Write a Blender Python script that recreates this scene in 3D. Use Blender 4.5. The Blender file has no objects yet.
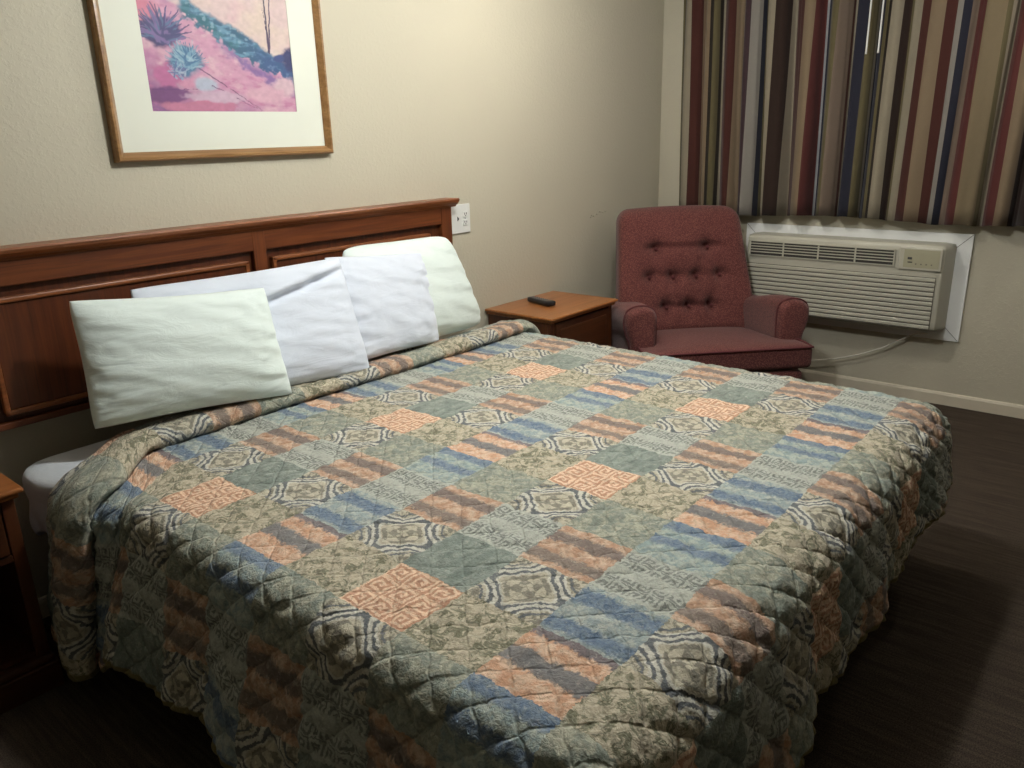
import bpy, bmesh, math, random
import numpy as np
from mathutils import Vector, Matrix, noise as mn
PI = math.pi
random.seed(7); rng = np.random.default_rng(7)
scene = bpy.context.scene
COL = scene.collection

# ------------------------------------------------------------------ node expressions
class Mat:
    def __init__(s, name):
        s.m = bpy.data.materials.new(name); s.m.use_nodes = True
        s.t = s.m.node_tree; s.t.nodes.clear()
        s.out = s.t.nodes.new('ShaderNodeOutputMaterial')
        s.b = s.t.nodes.new('ShaderNodeBsdfPrincipled')
        s.t.links.new(s.b.outputs[0], s.out.inputs[0])
    def put(s, sock, v):
        if isinstance(v, Ex): s.t.links.new(v.s, sock)
        elif isinstance(v, (tuple, list)):
            v = tuple(v)
            sock.default_value = v + (1,) if (len(v) == 3 and sock.type == 'RGBA') else v
        else: sock.default_value = v
    def math(s, op, *a, clamp=False):
        n = s.t.nodes.new('ShaderNodeMath'); n.operation = op; n.use_clamp = clamp
        for i, v in enumerate(a): s.put(n.inputs[i], v)
        return Ex(s, n.outputs[0])
    def coord(s, kind='Object'):
        n = s.t.nodes.new('ShaderNodeTexCoord'); return Ex(s, n.outputs[kind])
    def uv(s, name):
        n = s.t.nodes.new('ShaderNodeUVMap'); n.uv_map = name; return Ex(s, n.outputs[0])
    def attr(s, name):
        n = s.t.nodes.new('ShaderNodeAttribute'); n.attribute_name = name; return Ex(s, n.outputs['Color'])
    def xyz(s, v):
        n = s.t.nodes.new('ShaderNodeSeparateXYZ'); s.put(n.inputs[0], v)
        return [Ex(s, o) for o in n.outputs]
    def vec(s, x, y, z=0.0):
        n = s.t.nodes.new('ShaderNodeCombineXYZ')
        for i, v in enumerate((x, y, z)): s.put(n.inputs[i], v)
        return Ex(s, n.outputs[0])
    def map(s, v, scale=(1, 1, 1), loc=(0, 0, 0), rot=(0, 0, 0)):
        n = s.t.nodes.new('ShaderNodeMapping'); s.put(n.inputs[0], v)
        n.inputs['Scale'].default_value = scale; n.inputs['Location'].default_value = loc
        n.inputs['Rotation'].default_value = rot
        return Ex(s, n.outputs[0])
    def noise(s, v, scale, detail=3, rough=.5, dist=0.0):
        n = s.t.nodes.new('ShaderNodeTexNoise'); s.put(n.inputs['Vector'], v)
        n.inputs['Scale'].default_value = scale; n.inputs['Detail'].default_value = detail
        n.inputs['Roughness'].default_value = rough; n.inputs['Distortion'].default_value = dist
        return Ex(s, n.outputs['Fac'])
    def voro(s, v, scale, feature='F1', rand=1.0):
        n = s.t.nodes.new('ShaderNodeTexVoronoi'); n.feature = feature; s.put(n.inputs['Vector'], v)
        n.inputs['Scale'].default_value = scale; n.inputs['Randomness'].default_value = rand
        return Ex(s, n.outputs['Distance'])
    def step(s, a, b, x):               # smooth ramp 0..1 from a to b
        n = s.t.nodes.new('ShaderNodeMapRange'); n.interpolation_type = 'SMOOTHSTEP'
        s.put(n.inputs['Value'], x); s.put(n.inputs['From Min'], a); s.put(n.inputs['From Max'], b)
        return Ex(s, n.outputs[0])
    def mix(s, f, a, b):
        n = s.t.nodes.new('ShaderNodeMix'); n.data_type = 'RGBA'
        s.put(n.inputs[0], f); s.put(n.inputs[6], a); s.put(n.inputs[7], b)
        return Ex(s, n.outputs[2])
    def hsv(s, c, sat, val):
        n = s.t.nodes.new('ShaderNodeHueSaturation'); s.put(n.inputs['Color'], c)
        n.inputs['Saturation'].default_value = sat; n.inputs['Value'].default_value = val
        return Ex(s, n.outputs[0])
    def bump(s, h, strength=.5, dist=.01):
        n = s.t.nodes.new('ShaderNodeBump'); s.put(n.inputs['Height'], h)
        n.inputs['Strength'].default_value = strength; n.inputs['Distance'].default_value = dist
        s.t.links.new(n.outputs[0], s.b.inputs['Normal'])
    def set(s, color=None, rough=.6, spec=.5, metal=0, sheen=0, coat=0):
        if color is not None: s.put(s.b.inputs['Base Color'], color)
        s.put(s.b.inputs['Roughness'], rough); s.put(s.b.inputs['Specular IOR Level'], spec)
        s.put(s.b.inputs['Metallic'], metal); s.put(s.b.inputs['Sheen Weight'], sheen)
        s.put(s.b.inputs['Coat Weight'], coat)
        return s.m

class Ex:
    def __init__(s, m, sock): s.m = m; s.s = sock
    def __add__(s, o): return s.m.math('ADD', s, o)
    __radd__ = __add__
    def __mul__(s, o): return s.m.math('MULTIPLY', s, o)
    __rmul__ = __mul__
    def __sub__(s, o): return s.m.math('SUBTRACT', s, o)
    def __rsub__(s, o): return s.m.math('SUBTRACT', o, s)
    def __truediv__(s, o): return s.m.math('DIVIDE', s, o)
    def __neg__(s): return s.m.math('MULTIPLY', s, -1.0)
    def abs(s): return s.m.math('ABSOLUTE', s)
    def floor(s): return s.m.math('FLOOR', s)
    def fract(s): return s.m.math('FRACT', s)
    def sin(s): return s.m.math('SINE', s)
    def cos(s): return s.m.math('COSINE', s)
    def mod(s, k): return s.m.math('FLOORED_MODULO', s, k)
    def eq(s, k): return s.m.math('COMPARE', s, float(k), .1)
    def max(s, o): return s.m.math('MAXIMUM', s, o)
    def min(s, o): return s.m.math('MINIMUM', s, o)
    def pow(s, k): return s.m.math('POWER', s, k)
    def sqrt(s): return s.m.math('SQRT', s)

# ------------------------------------------------------------------ materials
def wood(name, base, dark, axis='x', rough=.4, scale=1.0, coat=.08):
    m = Mat(name); c = m.coord('Object')
    sc = {'x': (1.2, 22, 22), 'y': (22, 1.2, 22), 'z': (22, 22, 1.2)}[axis]
    sc2 = {'x': (4, 160, 160), 'y': (160, 4, 160), 'z': (160, 160, 4)}[axis]
    g = m.noise(m.map(c, sc), 1.6 * scale, 4, .6, .6)
    p = m.noise(m.map(c, sc2), 1.0 * scale, 2, .6)
    col = m.mix(m.step(.3, .72, g), dark, base)
    col = m.mix(m.step(.56, .7, p) * .45, col, tuple(x * .45 for x in dark))
    m.bump(p, .12, .002)
    return m.set(col, rough, .45, coat=coat)
W_HB = wood('oak_red', (.155, .043, .011), (.085, .020, .005), 'x')
W_HBV = wood('oak_red_upright', (.155, .043, .011), (.085, .020, .005), 'z')
W_PAN = wood('oak_panel', (.115, .030, .008), (.065, .016, .005), 'z')
W_EDGE = wood('oak_light_edge', (.27, .09, .027), (.16, .048, .013), 'x', rough=.4)
W_TOP = wood('nightstand_top', (.36, .14, .042), (.25, .085, .023), 'x', rough=.3)
W_NT = wood('nightstand_wood', (.10, .032, .011), (.06, .018, .007), 'z')
W_NTD = wood('nightstand_drawer', (.082, .026, .009), (.048, .015, .006), 'x')

def plain(name, col, rough=.6, spec=.4, metal=0, nscale=0, nstr=.1, vary=.12):
    m = Mat(name); c = m.coord('Object')
    n = m.noise(c, 9, 3)
    col2 = m.mix(n, tuple(x * (1 - vary) for x in col), tuple(min(1, x * (1 + vary)) for x in col))
    if nscale: m.bump(m.noise(c, nscale, 3), nstr, .002)
    return m.set(col2, rough, spec, metal)

def wall_mat(name, col):
    m = Mat(name); c = m.coord('Object')
    big = m.noise(c, 1.3, 3); n1 = m.noise(c, 55, 4, .6); n2 = m.noise(c, 160, 3, .6)
    blot = m.step(.47, .62, n1)
    col2 = m.mix(big, tuple(x * .95 for x in col), tuple(x * 1.04 for x in col))
    col2 = m.mix(n2 * .12, col2, tuple(x * .8 for x in col))
    m.bump(blot * .7 + n2 * .35, .22, .004)
    return m.set(col2, .62, .3)
M_WALL = wall_mat('wall_textured_paint', (.52, .485, .38))
M_CEIL = wall_mat('ceiling_texture', (.75, .72, .65))
M_TRIM = plain('baseboard_paint', (.62, .56, .44), .45)

m = Mat('carpet'); c = m.coord('Object')
n1 = m.noise(c, 260, 3, .7); n2 = m.noise(m.map(c, (38, 1.5, 1)), 2.2, 4, .7); n3 = m.noise(m.map(c, (9, 1, 1)), 9, 3)
cc = m.mix(m.step(.38, .66, n2), (.080, .060, .045), (.130, .100, .074))
cc = m.mix(m.step(.40, .62, n1) * .7, cc, (.016, .012, .009))
cc = m.mix(m.step(.6, .75, n3) * .4, cc, (.06, .042, .026))
m.bump(n1, .8, .01)
M_CARPET = m.set(cc, .95, .1)

def fabric_white(name, col):
    m = Mat(name); c = m.coord('Object')
    n = m.noise(c, 7, 4, .6); w = m.noise(c, 500, 2)
    wr = m.noise(m.map(c, (1, 1, 3.2)), 7, 4, .55, .8)
    m.bump(wr * 1.0 + w * .03, .16, .03)
    return m.set(m.mix(n, tuple(x * .95 for x in col), col), .85, .15, sheen=.15)
M_GREENW = fabric_white('pillowcase_pale_green_white', (.80, .90, .865))
M_BLUEW = fabric_white('pillowcase_pale_blue_white', (.74, .80, .90))
M_SHEET = fabric_white('sheet_white', (.80, .86, .92))

# quilt ----------------------------------------------------------------
def quilt_material():
    m = Mat('patchwork_quilt')
    uvw = m.uv('quilt')
    x, y, _ = m.xyz(uvw)
    w1 = m.noise(uvw, 22, 3) - .5; w2 = m.noise(m.map(uvw, loc=(7, 3, 0)), 22, 3) - .5
    X = x + w1 * .013 + (m.noise(uvw, 120, 3, .6) - .5) * .014; Y = y + w2 * .013 + (m.noise(m.map(uvw, loc=(4, 1, 0)), 120, 3, .6) - .5) * .014
    cu = (X - .850) / .180; cv = (1.225 - Y) / .195
    iu = cu.floor().mod(4.0); iv = cv.floor().mod(4.0)
    fu = cu.fract(); fv = cv.fract()
    px = fu - .5; py = fv - .5
    fine = m.noise(uvw, 150, 3, .6); mid = m.noise(uvw, 38, 4, .6); big = m.noise(uvw, 9, 3, .6)
    mid2 = m.noise(m.map(uvw, loc=(3, 9, 1)), 60, 4, .65, .6)
    # --- square spirals (greek key)
    def greek(tu, tv, n):
        a = (fu * tu).fract() - .5; b = (fv * tv).fract() - .5
        d = a.abs().max(b.abs()) * 2.0
        th = m.math('ARCTAN2', b, a) / (2 * PI)
        sp = (d * n + th).fract()
        return m.step(.30, .42, sp) * (1.0 - m.step(.80, .92, sp))
    gO = greek(3.0, 3.0, 2.0)
    orange = m.mix(gO, (.41, .19, .095), (.64, .44, .28))
    orange = m.mix(m.step(.45, .75, mid) * .25, orange, (.32, .14, .07))
    # --- teal cloud
    teal = m.mix(m.step(.3, .7, m.noise(m.map(uvw, (1, 3, 1)), 14, 4, .6, .8)), (.12, .155, .135), (.23, .27, .23))
    # --- grey greek bands
    gG = greek(4.0, 5.0, 1.6)
    band = (m.step(.05, .08, fu) * (1.0 - m.step(.36, .40, fu))).max(m.step(.58, .62, fu) * (1.0 - m.step(.92, .95, fu)))
    grey = m.mix(gG * band * .68, (.37, .385, .33), (.055, .06, .058))
    grey = m.mix(mid * .25, grey, (.22, .28, .26))
    # --- damask: nested lobed bands round a flower
    r = (px * px + py * py).sqrt(); th = m.math('ARCTAN2', py, px)
    ex = px + w1 * .05; ey = py + w2 * .05
    ff = (ex * 6.0).cos() + (ey * 6.0).cos() + (th * 4.0).cos() * .16 * m.step(.05, .2, r) + (th * 8.0).cos() * .07
    def ring(a, b, e=.05): return m.step(a - e, a + e, ff) * (1.0 - m.step(b - e, b + e, ff))
    dark = ring(.10, .42).max(ring(-.62, -.30)).max(ring(-1.35, -1.12))
    lightr = ring(-.30, .10).max(ring(.42, .62)).max(ring(-.85, -.62))
    petal = m.step(-.1, .25, (th * 4.0).cos() * .8 + (r * 42.0).sin() * .75)
    leafs = m.step(.46, .54, mid2)
    ink = (1.0 - petal) * m.step(.7, .8, ff) * .75
    outer = (1.0 - m.step(-.95, -.85, ff)) * leafs * .7
    dam = m.mix(ink.max(outer), (.43, .39, .28), (.10, .095, .075))
    dam = m.mix(lightr, dam, (.50, .49, .42))
    dam = m.mix(dark, dam, (.075, .088, .105))
    dam = m.mix(mid * .25, dam, (.27, .27, .22))
    # --- florals
    lf = m.voro(m.map(uvw, loc=(2, 5, 0)), 26, 'F1'); lfa = m.noise(uvw, 30, 4, .65, 1.0)
    leafm = (m.step(.50, .56, lfa) * (1.0 - m.step(.62, .66, lfa))).max(m.step(.10, .02, m.voro(uvw, 20, 'F1')) * .0)
    petalv = 1.0 - m.step(.16, .24, lf); leafm = leafm.max(petalv * .7)
    vein = 1.0 - m.step(.0, .10, m.voro(m.vec(X + w2 * .03, Y + w1 * .03), 34, 'DISTANCE_TO_EDGE'))
    flo = m.mix(leafm * .9, (.41, .36, .25), (.125, .13, .075))
    flo = m.mix(m.step(.6, .72, mid2) * .7, flo, (.48, .44, .33))
    flo = m.mix(vein * .35, flo, (.09, .085, .045))
    grn = m.mix(m.step(.40, .62, lfa), (.19, .22, .18), (.34, .335, .25))
    grn = m.mix(vein * .4, grn, (.075, .10, .075))
    grn = m.mix(m.step(.55, .75, big) * .6, grn, (.11, .17, .165))
    # --- stripe patches: bands run along fv, stacked over fu, ragged edges
    rag = (mid2 - .5) * .22 + (fine - .5) * .10
    s = fu + rag
    def sb(a, b, e=.035): return m.step(a - e, a + e, s) * (1.0 - m.step(b - e, b + e, s))
    sc_ = m.step(.5, .62, m.voro(uvw, 55)) * .5
    ostr = m.mix(m.step(.42, .6, mid), (.46, .23, .115), (.56, .38, .25))
    ostr = m.mix(sb(.34, .62), ostr, m.mix(mid, (.09, .10, .12), (.22, .20, .18)))
    ostr = m.mix(sb(.88, 1.1) * .8, ostr, (.07, .09, .13))
    bstr = m.mix(m.step(.4, .62, mid), (.36, .19, .10), (.48, .33, .22))
    bstr = m.mix(sb(.12, .34) * .8, bstr, (.13, .115, .105))
    bstr = m.mix(sb(.60, .84) * .85, bstr, (.125, .105, .10))
    blu = m.mix(m.step(.42, .62, mid), (.23, .29, .29), (.36, .385, .34))
    blu = m.mix((sb(.06, .30)).max(sb(.62, .90)), blu, m.mix(m.step(.4, .65, mid2), (.065, .115, .19), (.17, .24, .30)))
    blu = m.mix(vein * .25, blu, (.08, .11, .13))
    blu2 = m.mix(m.step(.40, .60, mid), (.20, .27, .27), (.33, .37, .32))
    blu2 = m.mix((sb(.36, .56)).max(sb(.78, 1.02)), blu2, m.mix(m.step(.4, .65, mid2), (.075, .125, .20), (.18, .24, .29)))
    def pick(cols):
        c = cols[0]
        for k in (1, 2, 3): c = m.mix(iu.eq(k), c, cols[k])
        return c
    A = pick([orange, teal, grey, dam]); B = pick([flo, dam, bstr, grn]); Cc = pick([ostr, blu, grey, blu2])
    colr = m.mix(iv.eq(0), B, A); colr = m.mix(iv.eq(2), colr, Cc)
    colr = m.mix(m.step(.35, .8, fine) * .22, colr, (.06, .055, .045))
    colr = m.mix(m.step(.50, .62, mid2) * .22, colr, (.055, .055, .045)); colr = m.mix(m.step(.58, .70, m.noise(uvw, 70, 3, .6, 1.0)) * .22, colr, (.62, .58, .46))
    # bound hem in olive at the quilt's edge
    colr = m.hsv(colr, .84, 1.32)
    hem = m.attr('hem')
    colr = m.mix(hem, colr, (.17, .14, .055))
    # stitched puckers
    a1 = ((x + y) / .105 + w1 * .3).fract(); a2 = ((x - y) / .105 + w2 * .3).fract()
    st = a1.min(1.0 - a1).min(a2.min(1.0 - a2))
    ridge = m.noise(m.map(uvw, (1.0, 1.0, 1)), 75, 3, .6, 1.2)
    m.bump(m.step(0.0, .07, st) * .7 + ridge * 1.1 + mid2 * .8, .6, .008)
    return m.set(colr, .88, .2, sheen=.1)
M_QUILT = quilt_material()

m = Mat('chair_tweed'); c = m.uv('UVMap') if False else m.coord('Object')
v1 = m.voro(m.map(c, (1, 1, 1)), 150); n1 = m.noise(c, 190, 3, .7); n2 = m.noise(c, 4, 3)
cc = m.mix(m.step(.25, .6, v1), (.185, .070, .058), (.085, .026, .024))
cc = m.mix(m.step(.60, .72, n1) * .45, cc, (.30, .16, .12))
cc = m.mix(m.step(.30, .42, 1.0 - n1) * .0, cc, (.05, .02, .02))
cc = m.mix(n2 * .3, cc, (.15, .045, .045))
m.bump(n1 + v1 * .4, .35, .003)
M_CHAIR = m.set(cc, .93, .12, sheen=.15)
M_CHSEAM = plain('chair_piping', (.10, .024, .026), .9)
M_CHWOOD = plain('chair_base_dark', (.02, .012, .01), .6)
M_AC = plain('ac_plastic', (.47, .455, .375), .42, .45, vary=.04)
M_ACD = plain('ac_dark_slots', (.035, .032, .028), .7)
M_ACP = plain('ac_panel', (.38, .36, .25), .4, vary=.05)
M_ACT = plain('ac_sleeve_trim', (.86, .87, .85), .4, vary=.04)
M_ACLINE = plain('ac_groove', (.13, .12, .10), .6)
M_BLACK = plain('black_plastic', (.013, .013, .015), .28, .5)
M_BTN = plain('button_grey', (.16, .17, .2), .5)
M_BTNR = plain('button_red', (.4, .03, .03), .5)
M_WHITEP = plain('white_plastic', (.72, .73, .70), .35, vary=.03)
M_SLOT = plain('outlet_slot', (.05, .05, .05), .6)
M_CABLE = plain('grey_white_cable', (.68, .66, .58), .5)
M_GOLD = wood('frame_gold_wood', (.33, .185, .075), (.20, .10, .035), 'x', .3)
M_MATB = plain('picture_mat', (.70, .72, .63), .8, vary=.03)
M_BOX = plain('box_spring_cloth', (.42, .44, .45), .9)
M_METAL = plain('bed_frame_metal', (.03, .03, .03), .5, metal=.6)
m = Mat('painting'); m.bump(m.noise(m.coord('Object'), 90, 3), .05, .001); M_ART = m.set(m.attr('paint'), .55, .3)
m = Mat('curtain_cloth'); M_CURT = None
c = m.coord('Object'); wv = m.noise(m.map(c, (300, 300, 300)), 1, 2)
cc = m.mix(.40, m.mix(wv * .25, m.attr('stripe'), (.06, .05, .04)), (.02, .015, .012)); m.bump(wv, .15, .001)
M_CURT = m.set(cc, .9, .15, sheen=.1)

# ------------------------------------------------------------------ object helpers
BASE = {}
def tag(o, label=None, cat=None, group=None, kind=None):
    if label: o['label'] = label
    if cat: o['category'] = cat
    if group: o['group'] = group
    if kind: o['kind'] = kind
    return o
def thing(name, label, cat, loc=(0, 0, 0), rz=0, group=None):
    o = bpy.data.objects.new(name, None); COL.objects.link(o)
    o.empty_display_size = .1
    o.location = loc; o.rotation_euler = (0, 0, rz)
    return tag(o, label, cat, group)
def world_off(p):
    v = Vector((0, 0, 0))
    while p is not None: v += p.location; p = p.parent
    return v
def link(name, me, mat, parent=None, smooth=True, local=False, angle=None):
    o = bpy.data.objects.new(name, me); COL.objects.link(o)
    me.name = name
    if mat: me.materials.append(mat)
    if parent is not None:
        o.parent = parent
        if not local:
            me.transform(Matrix.Translation(-world_off(parent)))
    for p in me.polygons: p.use_smooth = smooth
    return o
def obj(name, bm, mat, parent=None, smooth=False, local=False):
    bmesh.ops.recalc_face_normals(bm, faces=bm.faces)
    me = bpy.data.meshes.new(name); bm.to_mesh(me); bm.free()
    return link(name, me, mat, parent, smooth, local)
def box(bm, x0, x1, y0, y1, z0, z1, bev=0.0, seg=2):
    t = bmesh.new(); bmesh.ops.create_cube(t, size=1)
    for v in t.verts: v.co = Vector(((x0 + x1) / 2 + v.co.x * (x1 - x0), (y0 + y1) / 2 + v.co.y * (y1 - y0), (z0 + z1) / 2 + v.co.z * (z1 - z0)))
    if bev: bmesh.ops.bevel(t, geom=list(t.edges), offset=bev, segments=seg, profile=.5, affect='EDGES')
    me = bpy.data.meshes.new('t'); t.to_mesh(me); t.free(); bm.from_mesh(me); bpy.data.meshes.remove(me)
    return bm
def B(*a, **k): return box(bmesh.new(), *a, **k)
def rbox(hx, hy, hz, r, cuts=12, fn=None, center=(0, 0, 0)):
    bm = bmesh.new(); bmesh.ops.create_cube(bm, size=2)
    bmesh.ops.subdivide_edges(bm, edges=bm.edges[:], cuts=cuts, use_grid_fill=True)
    for v in bm.verts:
        p = Vector((math.sin(v.co.x * PI / 2) * .35 + v.co.x * .65, math.sin(v.co.y * PI / 2) * .35 + v.co.y * .65, math.sin(v.co.z * PI / 2) * .35 + v.co.z * .65))
        p = Vector((p.x * hx, p.y * hy, p.z * hz))
        q = Vector((max(-hx + r, min(hx - r, p.x)), max(-hy + r, min(hy - r, p.y)), max(-hz + r, min(hz - r, p.z))))
        d = p - q
        if d.length > 1e-9: p = q + d.normalized() * r
        v.co = p
    bm.normal_update()
    if fn:
        new = [fn(v.co.copy(), v.normal.copy()) for v in bm.verts]
        for v, n in zip(bm.verts, new): v.co = n
    for v in bm.verts: v.co += Vector(center)
    return bm
def tube(bm, pts, r, seg=8, taper=None):
    pts = [Vector(p) for p in pts]; rings = []
    for i, p in enumerate(pts):
        d = (pts[min(i + 1, len(pts) - 1)] - pts[max(i - 1, 0)]).normalized()
        up = Vector((0, 0, 1)) if abs(d.z) < .9 else Vector((1, 0, 0))
        a = d.cross(up).normalized(); b = d.cross(a)
        rr = r if taper is None else r * taper[i]
        rings.append([bm.verts.new(p + (a * math.cos(2 * PI * k / seg) + b * math.sin(2 * PI * k / seg)) * rr) for k in range(seg)])
    for i in range(len(rings) - 1):
        for k in range(seg): bm.faces.new((rings[i][k], rings[i][(k + 1) % seg], rings[i + 1][(k + 1) % seg], rings[i + 1][k]))
    bm.faces.new(rings[0]); bm.faces.new(rings[-1])
    return bm
def spline(pts, n=8):
    out = []; P = [Vector(p) for p in pts]; P = [P[0]] + P + [P[-1]]
    for i in range(1, len(P) - 2):
        for k in range(n):
            t = k / n; a, b, c, d = P[i - 1], P[i], P[i + 1], P[i + 2]
            out.append(.5 * ((2 * b) + (c - a) * t + (2 * a - 5 * b + 4 * c - d) * t * t + (3 * b - a - 3 * c + d) * t ** 3))
    out.append(P[-2]); return out
def prism(bm, prof, axis, a, b):
    """profile of 2-D points swept along an axis from a to b; axis 'x' -> (y,z), 'y' -> (x,z)"""
    def P(u, v, t): return (t, u, v) if axis == 'x' else ((u, t, v) if axis == 'y' else (u, v, t))
    A = [bm.verts.new(P(u, v, a)) for u, v in prof]; Bv = [bm.verts.new(P(u, v, b)) for u, v in prof]
    n = len(prof)
    for i in range(n): bm.faces.new((A[i], A[(i + 1) % n], Bv[(i + 1) % n], Bv[i]))
    bm.faces.new(A); bm.faces.new(Bv); return bm
def gridmesh(P, wrap_u=False):
    """P[nv][nu][3] -> mesh"""
    nv, nu = P.shape[:2]
    idx = np.arange(nv * nu).reshape(nv, nu)
    if wrap_u: idx = np.concatenate([idx, idx[:, :1]], 1)
    q = np.stack([idx[:-1, :-1], idx[:-1, 1:], idx[1:, 1:], idx[1:, :-1]], -1).reshape(-1, 4)
    me = bpy.data.meshes.new('g')
    me.from_pydata(P.reshape(-1, 3).tolist(), [], q.tolist()); me.update()
    return me

def sstep(a, b, x):
    t = np.clip((x - a) / (b - a), 0, 1); return t * t * (3 - 2 * t)

# ------------------------------------------------------------------ the room
XW, YW, XL, YF, ZC = 4.845, 2.781, -2.2, -3.6, 2.45
def struct(name, bm, mat): return tag(obj(name, bm, mat), kind='structure')
struct('floor', B(XL - .1, XW + .1, YF - .1, YW + .1, -.1, 0), M_CARPET)
struct('ceiling', B(XL - .1, XW + .1, YF - .1, YW + .1, ZC, ZC + .1), M_CEIL)
wb = B(XL - .1, XW + .1, YW, YW + .1, 0, ZC)
for px_, pz_, s_ in ((4.045, 1.062, .010), (4.07, 1.056, .013), (4.10, 1.065, .009), (4.135, 1.078, .014), (4.165, 1.07, .008), (4.195, 1.074, .011), (4.03, 1.05, .006)):
    t = rbox(s_, .005, s_ * .5, .0045, 3, center=(px_, YW - .001, pz_))
    me = bpy.data.meshes.new('t'); t.to_mesh(me); t.free(); wb.from_mesh(me)
struct('wall_back', wb, M_WALL)
struct('wall_right', B(XW, XW + .1, YF - .1, YW + .1, 0, ZC), M_WALL)
struct('wall_left', B(XL - .1, XL, YF - .1, YW + .1, 0, ZC), M_WALL)
struct('wall_front', B(XL - .1, XW + .1, YF - .1, YF, 0, ZC), M_WALL)
pr = [(0, 0), (-.014, 0), (-.014, .058), (-.009, .070), (0, .073)]
struct('baseboard_right', prism(bmesh.new(), [(XW + u, v) for u, v in pr], 'y', YF, YW), M_TRIM)
struct('baseboard_back', prism(bmesh.new(), [(YW + u, v) for u, v in pr], 'x', XL, XW), M_TRIM)

# ------------------------------------------------------------------ bed
bed = thing('bed', 'low king bed with pale box spring under the patchwork quilt', 'bed', (1.82, 1.62, 0))
MX0, MX1, MY0, MY1 = .77, 2.895, .56, 2.66
def mat_fn(p, n):
    return p + n * .004 * mn.noise(p * 6)
obj('mattress', rbox((MX1 - MX0) / 2 - .012, (MY1 - MY0) / 2 - .012, .135, .06, 14, center=((MX0 + MX1) / 2, (MY0 + MY1) / 2, .455)), M_BOX, bed, True)
obj('box_spring', B(MX0 + .03, MX1 - .03, MY0 + .03, MY1 - .02, .14, .318, bev=.015), M_BOX, bed)
obj('bed_frame', B(MX0 + .06, MX1 - .06, MY0 + .06, MY1 - .05, .10, .139, bev=.004), M_METAL, bed)
for lx in (MX0 + .10, (MX0 + MX1) / 2, MX1 - .10):
    for ly in (MY0 + .2, MY1 - .13):
        b_ = bmesh.new(); tube(b_, [(lx, ly, .035), (lx, ly, .10)], .017, 10)
        lg = obj('leg', b_, M_METAL, bed)
        cb = bmesh.new(); bmesh.ops.create_uvsphere(cb, u_segments=12, v_segments=8, radius=.021)
        for v in cb.verts: v.co = Vector((lx + v.co.x * .75, ly + v.co.y, .022 + v.co.z))
        w_ = obj('foot_cap', cb, M_WHITEP, None, True); w_.parent = lg
        w_.data.transform(Matrix.Translation(-world_off(lg)))

# --- fitted sheet with loose folds hanging at the head end
def sheet():
    NU, NV = 300, 120
    U = np.linspace(MX0 - .30, MX1 + .30, NU); V = np.linspace(1.9, MY1 + .28, NV)
    UU, VV = np.meshgrid(U, V)
    x0, x1, y1, r = MX0 + .055, MX1 - .055, MY1 - .055, .055
    cU = np.clip(UU, x0, x1); cV = np.minimum(VV, y1)
    a = UU - cU; b = VV - cV
    d = np.maximum(abs(a), abs(b)); hyp = np.hypot(a, b) + 1e-9
    dx, dy = a / hyp, b / hyp
    arc = r * PI / 2
    h = np.where(d < arc, r * np.sin(np.minimum(d, arc) / r), r + (d - arc) * -.06)
    g = np.where(d < arc, r * (1 - np.cos(np.minimum(d, arc) / r)), r + (d - arc))
    lim = .235 + .03 * np.sin(VV * 9 + 1) + .02 * np.sin(UU * 11)
    g = np.minimum(g, lim)
    fold = .010 * np.sin(VV * 34 + g * 22) * np.clip((d - .08) / .15, 0, 1) + .006 * np.sin(VV * 61 - g * 30) * np.clip((d - .1) / .15, 0, 1)
    h = h + .06 * sstep(2.38, 2.56, VV) * (UU < 1.5) * sstep(0, .06, d)
    x = cU + dx * (h + fold); y = cV + dy * (h + fold * .3); z = .602 - g
    z = z + .003 * np.sin(UU * 13 + VV * 7) * (d < .02)
    y = np.minimum(y, 2.69)
    me = gridmesh(np.stack([x, y, z], -1))
    o = link('bed_sheet', me, M_SHEET)
    s = o.modifiers.new('s', 'SOLIDIFY'); s.thickness = .003; s.offset = 0
    tag(o, 'white bottom sheet showing at the mattress corners by the headboard', 'bed sheet')
sheet()

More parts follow.
